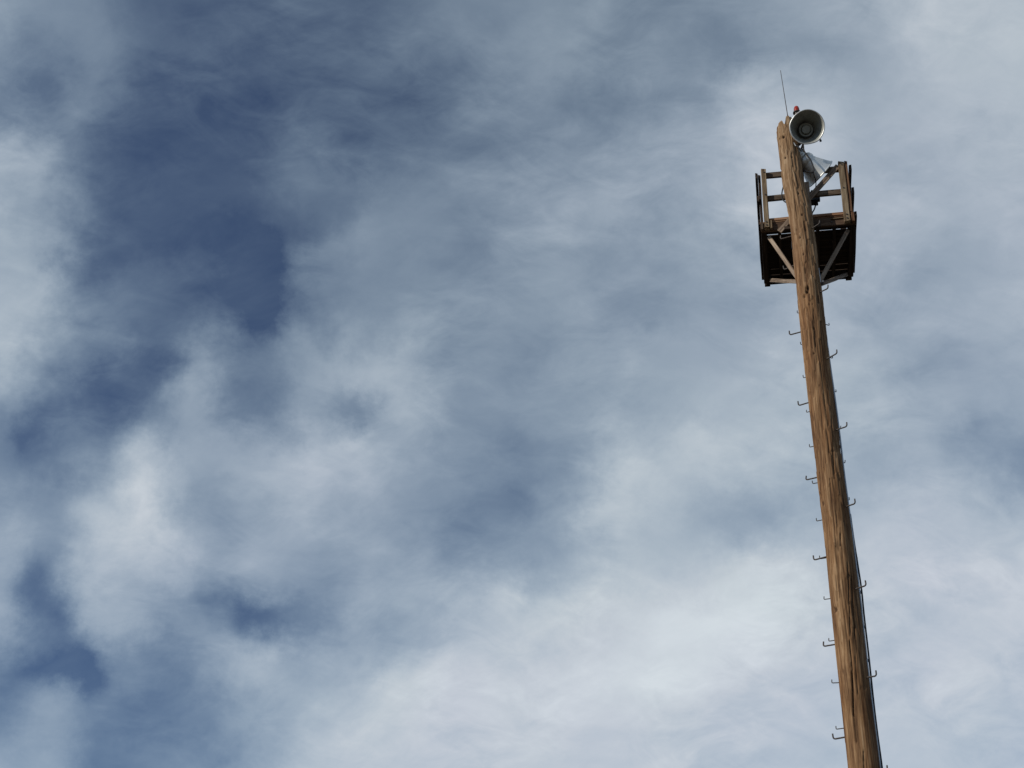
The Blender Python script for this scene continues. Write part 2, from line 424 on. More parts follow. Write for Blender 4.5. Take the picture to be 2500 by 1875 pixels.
def lathe(profile, seg=48, bm=None, closed=False):
    """profile: list of (r, z) turned about local Z"""
    bm = bm or bmesh.new()
    rings = []
    for r, z in profile:
        if r < 1e-6: rings.append([bm.verts.new((0, 0, z))])
        else: rings.append([bm.verts.new((r * math.cos(2 * math.pi * k / seg), r * math.sin(2 * math.pi * k / seg), z)) for k in range(seg)])
    prs = list(zip(rings[:-1], rings[1:]))
    if closed: prs.append((rings[-1], rings[0]))
    for a, b in prs:
        for k in range(seg):
            k2 = (k + 1) % seg
            if len(a) == 1 and len(b) == 1: continue
            if len(a) == 1: bm.faces.new((a[0], b[k2], b[k]))
            elif len(b) == 1: bm.faces.new((a[k], a[k2], b[0]))
            else: bm.faces.new((a[k], a[k2], b[k2], b[k]))
    return bm

def plank_mesh(name, length, w, h, jit=0.003, ragged=0.0, segs=None, bev=0.004):
    """board along local X (0..length), w across Y, h across Z, worn edges and slightly crooked"""
    segs = segs or max(3, int(length / 0.14))
    bm = bmesh.new(); rings = []
    ox = random.random() * 100
    for i in range(segs + 1):
        x = length * i / segs
        dy = jit * 1.2 * mnoise.noise(Vector((x * 2.2 + ox, 0, 3))); dz = jit * 1.2 * mnoise.noise(Vector((x * 2.2 + ox, 7, 1)))
        sw = 1 + jit * 6 * mnoise.noise(Vector((x * 7 + ox, 2, 9)))
        prof = [(-w / 2 + bev, -h / 2), (w / 2 - bev, -h / 2), (w / 2, -h / 2 + bev), (w / 2, h / 2 - bev),
                (w / 2 - bev, h / 2), (-w / 2 + bev, h / 2), (-w / 2, h / 2 - bev), (-w / 2, -h / 2 + bev)]
        ring = []
        for (py, pz) in prof:
            xr = 0
            if ragged and i in (0, segs): xr = (random.random() - 0.5) * ragged
            ring.append(bm.verts.new((x + xr, py * sw + dy + (random.random() - .5) * jit * 0.5, pz * sw + dz + (random.random() - .5) * jit * 0.5)))
        rings.append(ring)
    for i in range(segs):
        for k in range(8):
            bm.faces.new((rings[i][k], rings[i][(k + 1) % 8], rings[i + 1][(k + 1) % 8], rings[i + 1][k]))
    bm.faces.new(rings[0][::-1]); bm.faces.new(rings[-1])
    return bm_mesh(bm, name)

def plank(name, a, b, w, h, mat, parent, up=(0, 0, 1), **kw):
    """board from a to b; w is its width square to both its run and `up`, h its size along `up`"""
    a, b = Vector(a), Vector(b); d = b - a
    x = d.normalized(); y = Vector(up).cross(x).normalized(); z = x.cross(y)
    o = link(name, plank_mesh(name, d.length, w, h, **kw), mat, parent)
    m = Matrix((x, y, z)).transposed().to_4x4(); m.translation = a
    o.matrix_local = m
    return o

# numpy value noise for the pole's relief
def _hash(ix, iy, iz):
    h = (ix * 374761393 + iy * 668265263 + iz * 1442695041) & 0x7fffffff
    h = ((h ^ (h >> 13)) * 1274126177) & 0x7fffffff
    return ((h ^ (h >> 16)) & 0xffff) / 65535.0
def vnoise(x, y, z):
    ix, iy, iz = np.floor(x).astype(np.int64), np.floor(y).astype(np.int64), np.floor(z).astype(np.int64)
    fx, fy, fz = x - ix, y - iy, z - iz
    fx, fy, fz = (f * f * (3 - 2 * f) for f in (fx, fy, fz))
    r = 0
    for a in (0, 1):
        for b in (0, 1):
            for c in (0, 1):
                r = r + _hash(ix + a, iy + b, iz + c) * (fx if a else 1 - fx) * (fy if b else 1 - fy) * (fz if c else 1 - fz)
    return r
def fbm(x, y, z, o=4):
    r = 0; amp = 0.5; s = 1.0
    for k in range(o):
        r = r + amp * vnoise(x * s + 17.3 * k, y * s + 5.1 * k, z * s + 9.7 * k); amp *= 0.5; s *= 2.03
    return r
def sstep(a, b, v):
    t = np.clip((v - a) / (b - a), 0, 1); return t * t * (3 - 2 * t)

# ------------------------------------------------------------------ ground
bm = bmesh.new()
NG = 60
gv = {}
for i in range(NG + 1):
    for j in range(NG + 1):
        x = ((i / NG) * 2 - 1); y = ((j / NG) * 2 - 1)
        X = math.copysign(abs(x) ** 3.2, x) * 6000; Y = math.copysign(abs(y) ** 3.2, y) * 6000
        gv[i, j] = bm.verts.new((X, Y, 0.04 * (mnoise.noise(Vector((X * .15, Y * .15, 0)))) if max(abs(X), abs(Y)) < 60 else 0))
for i in range(NG):
    for j in range(NG):
        bm.faces.new((gv[i, j], gv[i + 1, j], gv[i + 1, j + 1], gv[i, j + 1]))
mg, tg, bgd = new_mat('dry_ground')
cog = tg.nodes.new('ShaderNodeTexCoord').outputs['Object']
ng1 = noise_n(tg, cog, 0.35, 8, 0.6); ng2 = noise_n(tg, cog, 9.0, 6, 0.7)
fg = math_n(tg, 'ADD', math_n(tg, 'MULTIPLY', ng1.outputs['Fac'], 0.6), math_n(tg, 'MULTIPLY', ng2.outputs['Fac'], 0.4))
tg.links.new(ramp(tg, fg, [(0.35, (0.055, 0.043, 0.030)), (0.5, (0.085, 0.068, 0.048)), (0.65, (0.12, 0.10, 0.072))], 'LINEAR'), bgd.inputs['Base Color'])
bgd.inputs['Roughness'].default_value = 0.95
bpg = tg.nodes.new('ShaderNodeBump'); bpg.inputs['Strength'].default_value = 0.5; tg.links.new(ng2.outputs['Fac'], bpg.inputs['Height']); tg.links.new(bpg.outputs[0], bgd.inputs['Normal'])
link('ground', bm_mesh(bm, 'ground', True), mg, None, 'structure')

# ------------------------------------------------------------------ the siren pole
prof = [(295, 1915.5, 44), (340, 1922.5, 48), (450, 1937.5, 52), (525, 1954, 54), (600, 1963.5, 57), (705, 1975, 60), (800, 1985, 60),
        (900, 1995.8, 60.5), (1030, 2011.5, 62), (1160, 2026.7, 62.8), (1300, 2045, 66), (1480, 2063.8, 69), (1600, 2077.7, 71),
        (1740, 2094, 73), (1875, 2109.4, 76)]
ax = []
for y, c, wd in prof:
    q = P(c, y)
    depth = (q - Vector((0, 0, EYE))).dot(_F)
    ax.append((q.z, q.x, q.y, wd / 2 * depth / FPX))
lo = ax[-1]; hi = ax[-5]
sx = (lo[1] - hi[1]) / (lo[0] - hi[0]); sy = (lo[2] - hi[2]) / (lo[0] - hi[0])
for z in (3.0, 1.0, -0.3):
    ax.append((z, lo[1] + sx * (z - lo[0]), lo[2] + sy * (z - lo[0]), 0.157 + (5 - z) * 0.003))
ax = np.array(ax[::-1])
ZT = ax[-1, 0]
BASE = Vector((float(np.interp(0, ax[:, 0], ax[:, 1])), float(np.interp(0, ax[:, 0], ax[:, 2])), 0))
def axis(z):
    return Vector((float(np.interp(z, ax[:, 0], ax[:, 1])), float(np.interp(z, ax[:, 0], ax[:, 2])), z)), float(np.interp(z, ax[:, 0], ax[:, 3]))

pole = empty('siren_pole', BASE, 'tall weathered wooden pole with splintered top and iron step hooks, carrying the platform', 'pole')

SEG, ROWS = 128, 1150
PHI0 = math.atan2(-HV.y, -HV.x)          # angle that faces the camera
zz = np.linspace(-0.3, ZT, ROWS)
ph = np.linspace(0, 2 * np.pi, SEG, endpoint=False)   # 0 faces the camera, + to the right of the photo
Zg, Pg = np.meshgrid(zz, ph, indexing='ij')
cx = np.interp(Zg, ax[:, 0], ax[:, 1]); cy = np.interp(Zg, ax[:, 0], ax[:, 2]); rr = np.interp(Zg, ax[:, 0], ax[:, 3])
nx, ny = np.cos(Pg), np.sin(Pg)
h_rel = (Zg - 4.0) / (ZT - 4.0)
rough_amt = sstep(0.30, 0.62, h_rel) * 0.75 + 0.25 + 0.35 * sstep(0.25, 0.05, np.abs(h_rel - 0.37))
# long fibres, split plates of old outer wood, and soft lumps
fib = fbm(nx * 9, ny * 9, Zg * 1.3, 4) - 0.5
lump = fbm(nx * 1.4, ny * 1.4, Zg * 1.1 + 40, 3) - 0.45
wob = 0.35 * (fbm(nx * 1.5 + 8, ny * 1.5, Zg * 1.2, 2) - 0.5)
colid = np.floor((Pg + wob) / (2 * np.pi) * 36)
zoff = _hash(colid.astype(np.int64), np.int64(3), np.int64(1)) * 5
cell = np.floor(Zg * 3.3 + zoff + 0.8 * (fbm(nx * 4, ny * 4, Zg * 3, 2) - 0.5))
plate = _hash(colid.astype(np.int64), cell.astype(np.int64), np.int64(5))
edge = np.abs(((Pg + wob) / (2 * np.pi) * 36) % 1 - 0.5)
present = sstep(0.42, 0.50, plate + 0.35 * (fbm(nx * 2 + 3, ny * 2, Zg * 0.9, 2) - 0.5))
disp = 0.006 * fib + 0.012 * lump + rough_amt * (0.0060 * present - 0.003 + 0.005 * (plate - 0.5)) - rough_amt * 0.004 * sstep(0.40, 0.5, edge)
disp += 0.006 * (fbm(nx * 16, ny * 16, Zg * 6, 2) - 0.5) * rough_amt
knot_and_shade = np.zeros_like(Zg)  # dark knots, plus painted shade in cracks and the hollow top

def phi_of(x, y):
    """angle and height on the pole of a photographed point on its near side"""
    z = P(x, y).z
    for _ in range(4):
        c, r = axis(z)
        t = PR = None
        px, py = project(c - Vector((0, 0, EYE)))
        depth = (c - Vector((0, 0, EYE))).dot(_F)
        s = max(-0.98, min(0.98, (x - px) / (r * FPX / depth)))
        p = math.asin(s)
        z += (P(x, y).z - P(x, py).z) * 0 + 0
        # the near side of the pole stands off the axis plane: raise or lower accordingly
        off = -r * math.cos(p)
        z = P(x, y, off).z
    return p, z

def dimple(x, y, ra, rz, depth, k=1.0):
    p, z = phi_of(x, y)
    dp = (Pg - p + np.pi) % (2 * np.pi) - np.pi
    d2 = ((dp * rr) / ra) ** 2 + ((Zg - z) / rz) ** 2
    d2 = d2 * (0.6 + 0.9 * vnoise(nx * 20, ny * 20, Zg * 25))
    g = np.exp(-d2)
    return -depth * g, np.clip(g * 1.7 - 0.35, 0, 1) * k
for (x, y, ra, rz, dpth, k) in [(1918.6, 385, .014, .020, .02, 1), (1935, 383, .011, .014, .012, .8), (1951, 471, .012, .016, .02, 1),
        (1960, 524, .014, .018, .02, 1), (1954.6, 579, .014, .018, .022, 1), (1963, 620, .012, .016, .022, 1),
        (1913, 333, .026, .024, .03, .9), (1903, 338, .012, .02, .03, 1), (1906, 358, .010, .018, .02, .8),
        (1974, 703, .018, .034, .035, 1), (1972, 712, .020, .020, .03, .9), (1965, 724, .014, .02, .02, .7), (1977, 742, .009, .02, .015, .6),
        (1989, 801, .010, .014, .015, .8), (1963, 803, .007, .010, .01, .7), (1989, 863, .010, .014, .015, .9), (1947, 719, .010, .020, .014, .8),
        (1960, 850, .008, .03, .014, .7), (1985, 742, .008, .014, .01, .6), (2003, 1212, .030, .05, .025, .55), (2001, 1170, .020, .05, .016, .5),
        (2041, 1488, .030, .030, .022, .6), (2046, 1330, .02, .09, .012, .5), (1985, 1020, .02, .05, .014, .4), (2010, 1230, .02, .03, .016, .5),
        (1978, 960, .02, .03, .014, .4), (2000, 1255, .02, .07, .016, .5), (2060, 1640, .012, .03, .008, .4), (1925, 420, .008, .03, .01, .5),
        (1946, 560, .008, .03, .012, .6), (1968, 560, .008, .03, .012, .6), (1957, 600, .02, .02, .01, .4)]:
    a, b = dimple(x, y, ra, rz, dpth, k); disp += a; knot_and_shade = np.maximum(knot_and_shade, b)
def crack(x0, y0, x1, y1, wdt, depth, k=0.8):
    global disp, knot_and_shade
    p0, z0 = phi_of(x0, y0); p1, z1 = phi_of(x1, y1)
    t = (Zg - z1) / (z0 - z1)
    p = p1 + (p0 - p1) * t + 0.05 * (vnoise(Zg * 2.5, Zg * 0 + x0, Zg * 0) - 0.5)
    dp = (Pg - p + np.pi) % (2 * np.pi) - np.pi
    g = np.exp(-((dp * rr) / wdt) ** 2) * sstep(-0.02, 0.08, t) * sstep(1.02, 0.92, t)
    disp -= depth * g; knot_and_shade = np.maximum(knot_and_shade, np.clip(g * 1.3 - 0.2, 0, 1) * k)  # shade in the crack is painted through the same mask
for c in [(2074, 1560, 2083, 1640, .006, .02), (2081, 1636, 2084, 1750, .007, .03), (2084, 1740, 2092, 1815, .006, .02), (2078, 1390, 2088, 1560, .006, .02),
          (2070, 1370, 2077, 1560, .005, .015), (2053, 1300, 2053, 1335, .006, .014), (1972, 745, 1974, 850, .005, .014), (2087, 1600, 2096, 1700, .005, .012),
          (1966, 640, 1968, 690, .006, .012), (2030, 1010, 2038, 1160, .005, .010), (1953, 640, 1956, 700, .005, .010), (2108, 1830, 2111, 1900, .006, .015),
          (1922, 330, 1925, 380, .004, .012), (1912, 345, 1917, 375, .004, .012), (1936, 430, 1944, 520, .004, .010), (2041, 1400, 2046, 1470, .004, .008),
          (1988, 750, 1993, 850, .004, .010), (2028, 1180, 2045, 1400, .004, .010), (1990, 870, 2012, 1060, .004, .008), (2062, 1500, 2075, 1620, .004, .008)]:
    crack(*c)
# a few checks all round that the photograph cannot show
for k in range(26):
    p0 = random.uniform(1.6, 4.7); z0 = random.uniform(0.3, ZT - 1); ln = random.uniform(0.6, 2.2)
    dp = (Pg - p0 - 0.06 * (vnoise(Zg * 2.5, Zg * 0 + k, Zg * 0) - 0.5) + np.pi) % (2 * np.pi) - np.pi
    g = np.exp(-((dp * rr) / .006) ** 2) * sstep(z0, z0 + .15, Zg) * sstep(z0 + ln, z0 + ln - .15, Zg)
    disp -= .015 * g
peel = np.clip(sstep(0.62, 0.92, h_rel) * 0.85 + 0.55 * sstep(0.52, 0.68, plate) * rough_amt * 0.6 - 0.1, 0, 1) * (0.6 + 0.4 * fbm(nx * 3, ny * 3, Zg * 1.5, 2))
peel[h_rel > 0.965] = 1.0
R = rr + disp
# splintered top: two upright prongs, a rotten hollow between
def top_drop(lx, ly):
    """how far below ZT the wood stands; lx right in the photo, ly away, both in pole radii"""
    d = 0.05 + 0.0 * lx
    notch = np.exp(-((lx + 0.02) / 0.17) ** 2) * (0.115 - 0.04 * ly)
    left = 0.075 * sstep(0.05, -0.25, lx) + 0.12 * sstep(-0.62, -1.0, lx)
    right = 0.0 * lx + 0.05 * sstep(0.75, 1.0, lx)
    jag = 0.05 * (vnoise(lx * 6 + 20, ly * 6 + 3, lx * 0) - 0.3)
    return np.clip(notch + left + right + jag + 0.012, 0.0, 0.3)
drop = top_drop(np.sin(Pg), -np.cos(Pg)) * sstep(0.90, 1.0, (Zg + 0.3) / (ZT + 0.3))
Zf = Zg - drop * sstep(ZT - 0.45, ZT, Zg)
ang = PHI0 + Pg
X = cx + R * np.cos(ang); Y = cy + R * np.sin(ang)
verts = np.stack([X, Y, Zf], -1).reshape(-1, 3)
kn = list(knot_and_shade.reshape(-1)); pe = list(peel.reshape(-1))
faces = []
idx = np.arange(ROWS * SEG).reshape(ROWS, SEG)
a = idx[:-1]; b = np.roll(idx, -1, 1)[:-1]; c = np.roll(idx, -1, 1)[1:]; d = idx[1:]
faces = np.stack([a, b, c, d], -1).reshape(-1, 4).tolist()
vl = verts.tolist()
prev = idx[-1].tolist(); ctop, rtop = axis(ZT)
for f in (0.85, 0.7, 0.55, 0.4, 0.25, 0.12):
    cur = []
    for k in range(SEG):
        lx, ly = math.sin(ph[k]) * f, -math.cos(ph[k]) * f
        zt = ZT - float(top_drop(np.array(lx), np.array(ly))) - 0.03 * (1 - f) * (0.5 + float(vnoise(np.array(lx * 7.), np.array(ly * 7.), np.array(1.)))) * 2
        rk = float(R[-1, k]) * f
        cur.append(len(vl)); vl.append([ctop.x + rk * math.cos(ang[-1, k]), ctop.y + rk * math.sin(ang[-1, k]), zt]); kn.append(0.25 + 0.4 * (1 - f)); pe.append(1)  # shade of the hollow painted in, deeper towards the centre
    for k in range(SEG):
        faces.append([prev[k], prev[(k + 1) % SEG], cur[(k + 1) % SEG], cur[k]])
    prev = cur
vl.append([ctop.x, ctop.y, ZT - 0.15]); kn.append(.6); pe.append(1)
for k in range(SEG): faces.append([prev[k], prev[(k + 1) % SEG], len(vl) - 1])
faces.append(idx[0][::-1].tolist())
me = bpy.data.meshes.new('shaft')
me.from_pydata([(v[0] - BASE.x, v[1] - BASE.y, v[2]) for v in vl], [], faces)
at = me.attributes.new('knot_and_shade', 'FLOAT', 'POINT'); at.data.foreach_set('value', np.array(kn, dtype=np.float32))
at = me.attributes.new('peel', 'FLOAT', 'POINT'); at.data.foreach_set('value', np.array(pe, dtype=np.float32))
for p in me.polygons: p.use_smooth = True
me.update()
shaft = link('shaft', me, M_POLE, pole)

# step hooks
def step_mesh(L_, hook, r=0.0085):
    pts = [(-0.10, 0, 0), (L_ * 0.3, 0, 0), (L_ * 0.6, 0, 0), (L_ - 0.022, 0, 0), (L_ - 0.008, 0, 0.004), (L_, 0, 0.016), (L_ + 0.001, 0, 0.03), (L_ + 0.001, 0, hook)]
    bm = tube(pts, [r] * 7 + [r * 0.95], 10)
    return bm_mesh(bm, 'step_hook', True)
STEP_ME = step_mesh(0.150, 0.056, 0.0082)
def proj_p(p):
    return project(p - Vector((0, 0, EYE)))
def add_step(parent, axf, tip, theta, side, me, mat, Lr, first=False):
    """tip: photographed tip of the shaft; side -1 left, +1 right; theta: heading of the left-right line"""
    dv = Vector((math.cos(theta), math.sin(theta), 0)) * side
    z = tip[2] if len(tip) > 2 else None
    zl, zh = 1.0, 30.0
    for _ in range(40):
        zm = (zl + zh) / 2
        c, r = axf(zm)
        if proj_p(c + dv * (r + Lr))[1] > tip[1]: zl = zm
        else: zh = zm
    c, r = axf(zm)
    # keep the shaft's tip under the photographed one by sliding it in or out of the wood a little
    e0 = proj_p(c + dv * (r + Lr))[0]; e1 = proj_p(c + dv * (r + Lr + 0.05))[0]
    ext = (tip[0] - e0) / ((e1 - e0) / 0.05)
    ext = max(-0.05, min(0.045 if me is STEP_ME else 0.09, ext))
    o = bpy.data.objects.new('step_hook', me); COL.objects.link(o)
    if mat and not me.materials: me.materials.append(mat)
    o.parent = parent
    o.location = c + dv * (r + ext) - parent.location
    o.rotation_euler = (random.uniform(-.25, .25), random.uniform(-.07, .07), math.atan2(dv.y, dv.x) + random.uniform(-.09, .09))
    return o
left_tips = [(1913.6, 657), (1928.6, 819), (1949.4, 991), (1967.5, 1173), (1987.7, 1366), (2010, 1579), (2036, 1804)]
right_tips = [(2001.7, 545), (2021, 701), (2043.8, 864), (2066, 1039), (2087.6, 1227), (2113.5, 1429), (2138.5, 1646), (2168, 1882)]
for t in left_tips: add_step(pole, axis, t, math.radians(-42), -1, STEP_ME, M_STEEL, 0.15)
for t in right_tips: add_step(pole, axis, t, math.radians(-50), 1, STEP_ME, M_STEEL, 0.15)
add_step(pole, axis, (1905, 584), math.radians(-30), -1, STEP_ME, M_STEEL, 0.15)
# steps below the picture down to climbing height
for z, th, s in ((4.4, -28, -1), (4.0, -44, 1), (3.55, -28, -1), (3.1, -44, 1)):
    c, r = axis(z); dv = Vector((math.cos(math.radians(th)), math.sin(math.radians(th)), 0)) * s
    o = bpy.data.objects.new('step_hook', STEP_ME); COL.objects.link(o); o.parent = pole
    o.location = c + dv * r - BASE; o.rotation_euler = (0, 0, math.atan2(dv.y, dv.x))

# ------------------------------------------------------------------ the second pole, exactly behind the first
D2 = DP * 2.08
rc = [(700, 1982), (776, 1988.5), (853, 1997), (985, 2009), (1110, 2023.5), (1290, 2041), (1410, 2055), (1640, 2077), (1775, 2093), (1875, 2105)]
ax2 = []
for y, xx in rc:
    q = P(xx, y, 0, D2); ax2.append((q.z, q.x, q.y, 0.155))
s2x = (ax2[-1][1] - ax2[-4][1]) / (ax2[-1][0] - ax2[-4][0])
ax2.append((-0.3, ax2[-1][1] - s2x * (ax2[-1][0] + 0.3), ax2[-1][2], 0.19))
ax2 = np.array(ax2[::-1])
# a straight trunk: fit a line through the measured centres
fx = np.polyfit(ax2[1:, 0], ax2[1:, 1], 1); fy = np.polyfit(ax2[1:, 0], ax2[1:, 2], 1)
ZT2 = float(ax2[-1, 0])
def axis2(z):
    return Vector((fx[0] * z + fx[1], fy[0] * z + fy[1], z)), 0.195 - 0.0028 * z
BASE2 = axis2(0)[0]
pole2 = empty('rear_pole', BASE2, 'farther wooden pole hidden in line behind the siren pole, showing only its smaller step hooks', 'pole')
bm = tube([axis2(z)[0] - BASE2 + Vector((0.012 * mnoise.noise(Vector((z, 0, 0))), 0.012 * mnoise.noise(Vector((z, 5, 0))), 0)) for z in np.linspace(-0.3, ZT2, 60)],
          [axis2(z)[1] * (1 + 0.02 * mnoise.noise(Vector((z * 2, 9, 1)))) for z in np.linspace(-0.3, ZT2, 60)], 28)
link('shaft', bm_mesh(bm, 'rear_shaft', True), M_POLE2, pole2)
STEP2 = step_mesh(0.205, 0.075, 0.0108)
for t in [(1946.6, 763), (1954.4, 840), (1960, 920), (1967.5, 1004), (1974.3, 1090), (1983, 1179), (1991, 1270), (2000, 1363), (2011, 1462.5), (2023, 1564), (2031, 1668), (2041.5, 1778.6)]:
    add_step(pole2, axis2, t, math.radians(-32), -1, STEP2, M_STEEL, 0.205)
for t in [(2030.4, 793), (2039.4, 872), (2048, 955), (2059, 1043), (2069.6, 1128), (2077.8, 1220), (2090, 1313), (2098.6, 1409), (2109.7, 1512)]:
    add_step(pole2, axis2, t, math.radians(22), 1, STEP2, M_STEEL, 0.205)

# ------------------------------------------------------------------ conduit and cable down the pole's right side
def path(pts, off): return [P(x, y, off if not callable(off) else off(y)) for x, y in pts]
cond_px = [(1997, 655), (2003, 700), (2007.5, 760), (2016, 820), (2027, 900), (2038.5, 980), (2050, 1070), (2060.5, 1160), (2070, 1230), (2079.5, 1300), (2088, 1370), (2098, 1450), (2114, 1600), (2131, 1740), (2149, 1882), (2180, 2150), (2205, 2400)]
cp = smooth_path(path([(x + 1.0, y) for x, y in cond_px], 0.02), 4)
cond = empty('conduit', cp[-1], 'thin grey steel conduit strapped to the shaded right side of the siren pole', 'conduit')
o = link('pipe', bm_mesh(tube([p - cond.location for p in cp], 0.0105, 10), 'pipe', True), M_GALV, cond)
cab_px = [(2074.5, 1255), (2083.5, 1320), (2093, 1380), (2102, 1440), (2108, 1500), (2120.5, 1610), (2132.5, 1722), (2142, 1800), (2153.5, 1885), (2185, 2150), (2210, 2400)]
cb = smooth_path(path([(x + 1.4, y) for x, y in cab_px], 0.045), 4)
cab = link('power_cable', bm_mesh(tube([p - cb[-1] for p in cb], 0.0092, 10), 'power_cable', True), M_BLACK)
cab.location = cb[-1]
cab['label'] = 'black power cable running beside the grey conduit on the lower half of the pole'; cab['category'] = 'cable'
ccx = [x for x, y in cond_px]; ccy = [y for x, y in cond_px]
for y in (830, 910, 1000, 1090, 1185, 1280, 1362, 1445, 1530, 1612, 1722.7, 1794, 1835):
    x = float(np.interp(y, ccy, ccx))
    w0 = P(x - 7, y, 0.045); w1 = P(x + (7 if y > 1290 else 2.6), y + 0.6, 0.045)
    dvec = (w1 - w0).normalized(); q = (w0 + w1) / 2
    bm = bmesh.new()
    # a strap: flat band bowed over the pipes with a lug at the end
    L2 = (w1 - w0).length / 2
    upv = Vector((0, 0, 1)); fr = dvec.cross(upv).normalized()
    for s in (1, -1):
        pass
    pts = [(-L2, 0.0), (-L2 * 0.6, 0.012), (0, 0.019), (L2 * 0.7, 0.017), (L2, 0.004), (L2, -0.018), (L2 * .5, -0.022), (-L2, -0.012)]
    rows = []
    for hz in (-0.011, 0.011):
        rows.append([bm.verts.new(dvec * a_ + fr * b_ + upv * hz) for a_, b_ in pts])
    for k in range(len(pts)):
        bm.faces.new((rows[0][k], rows[0][(k + 1) % len(pts)], rows[1][(k + 1) % len(pts)], rows[1][k]))
    bm.faces.new(rows[0]); bm.faces.new(rows[1][::-1])
    s = link('strap', bm_mesh(bm, 'strap'), M_BRACK, cond)
    s.location = q - cond.location

# ------------------------------------------------------------------ the platform
plat = empty('work_platform', PC, 'square railed wooden platform cantilevered behind the pole top, its underside dark', 'platform', (0, 0, PYAW))
S = 0.6
def pk(name, a, b, w, h, mat, **kw): return plank(name, a, b, w, h, mat, plat, **kw)
# rim joists (dark inside, brown face) and joists
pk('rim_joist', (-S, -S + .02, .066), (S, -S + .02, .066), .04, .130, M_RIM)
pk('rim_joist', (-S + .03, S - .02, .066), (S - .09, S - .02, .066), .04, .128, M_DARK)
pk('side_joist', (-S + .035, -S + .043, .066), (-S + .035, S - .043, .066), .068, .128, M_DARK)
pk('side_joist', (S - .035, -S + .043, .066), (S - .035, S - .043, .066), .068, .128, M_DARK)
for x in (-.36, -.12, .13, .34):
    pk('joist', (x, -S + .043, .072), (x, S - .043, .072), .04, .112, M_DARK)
# deck boards, each its own, with uneven gaps
y = -S - .004
k = 0
wds = [.118, .112, .121, .115, .119, .112, .116, .12, .114, .1]
gps = [.023, .027, .008, .008, .005, .007, .006, .015, .016, .01]
for wd_, gp in zip(wds, gps):
    if y + wd_ > S + .02: wd_ = S + .02 - y
    if wd_ < .04: break
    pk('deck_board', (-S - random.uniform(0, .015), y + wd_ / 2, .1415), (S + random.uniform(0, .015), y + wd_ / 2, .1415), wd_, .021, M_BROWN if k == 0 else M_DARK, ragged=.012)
    y += wd_ + gp; k += 1
# kick board on the near edge
pk('kick_board', (-.485, -S - .004, .176), (.50, -S - .004, .176), .022, .046, M_KICK, ragged=.01)
# near posts: pale old timber reaching down over the rim
def post(a, b, w, h, mat, **kw): return pk('post', a, b, w, h, mat, up=(0, 1, 0), **kw)
post((-.517, -S - .033, .006), (-.517, -S - .033, 1.012), .066, .062, M_PALE, ragged=.03)
post((.500, -S - .033, .010), (.500, -S - .033, 1.020), .078, .062, M_PALE, ragged=.03)
post((-.578, -S + .09, .155), (-.578, -S + .09, 1.02), .034, .07, M_DARK, ragged=.02)
post((.560, -S - .026, .16), (.560, -S - .026, 1.030), .036, .05, M_BROWN, ragged=.02)
post((.575, -S - .028, .008), (.575, -S - .028, .150), .040, .046, M_BROWN, ragged=.01)
# short cleats at the feet of the near posts
pk('cleat', (-.462, -S - .030, .004), (-.462, -S - .030, .135), .026, .046, M_PALE, up=(0, 1, 0))
pk('cleat', (-.582, -S - .024, .004), (-.582, -S - .024, .128), .030, .040, M_GREY, up=(0, 1, 0))
pk('cleat', (.30, -S - .010, .100), (.458, -S - .010, .104), .016, .020, M_PALE, ragged=.02)
# far posts
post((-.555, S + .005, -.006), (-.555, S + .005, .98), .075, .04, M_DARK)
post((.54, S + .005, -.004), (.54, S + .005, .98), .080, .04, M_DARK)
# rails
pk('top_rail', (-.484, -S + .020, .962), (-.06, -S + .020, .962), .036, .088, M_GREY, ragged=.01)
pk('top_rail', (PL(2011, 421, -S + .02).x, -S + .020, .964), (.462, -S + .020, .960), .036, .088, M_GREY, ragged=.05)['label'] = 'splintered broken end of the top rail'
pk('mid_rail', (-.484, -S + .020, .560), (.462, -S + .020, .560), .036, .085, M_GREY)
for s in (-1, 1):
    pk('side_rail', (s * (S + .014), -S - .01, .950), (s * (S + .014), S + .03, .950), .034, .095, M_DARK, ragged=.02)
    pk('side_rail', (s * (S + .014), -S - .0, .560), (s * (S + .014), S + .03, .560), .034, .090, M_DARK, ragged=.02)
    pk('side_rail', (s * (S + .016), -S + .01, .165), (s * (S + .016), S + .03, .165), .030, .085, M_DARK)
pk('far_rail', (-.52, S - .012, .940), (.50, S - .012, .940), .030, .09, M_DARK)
pk('far_rail', (-.52, S - .012, .560), (.50, S - .012, .560), .030, .09, M_DARK)
# the long diagonal on the near side, passing behind the pole
dp0 = PL(1900, 572, -S - .014 - .012); dp1 = PL(2050, 403, -S - .014 - .012)
yy = -S - .0275
a_, b_ = PL(1903, 565, yy), PL(2046, 405, yy)
plank('diagonal_brace', a_, b_, .020, .074, M_BRACE, plat, up=(-(b_ - a_).z, 0, (b_ - a_).x), ragged=.02)
# upright plank beside the pole
a_, b_ = PL(1978, 548, -S - .06), PL(1967, 447, -S - .06)
plank('upright_plank', a_, b_, .085, .026, M_BRACE, plat, up=(0, 1, 0), ragged=.03)
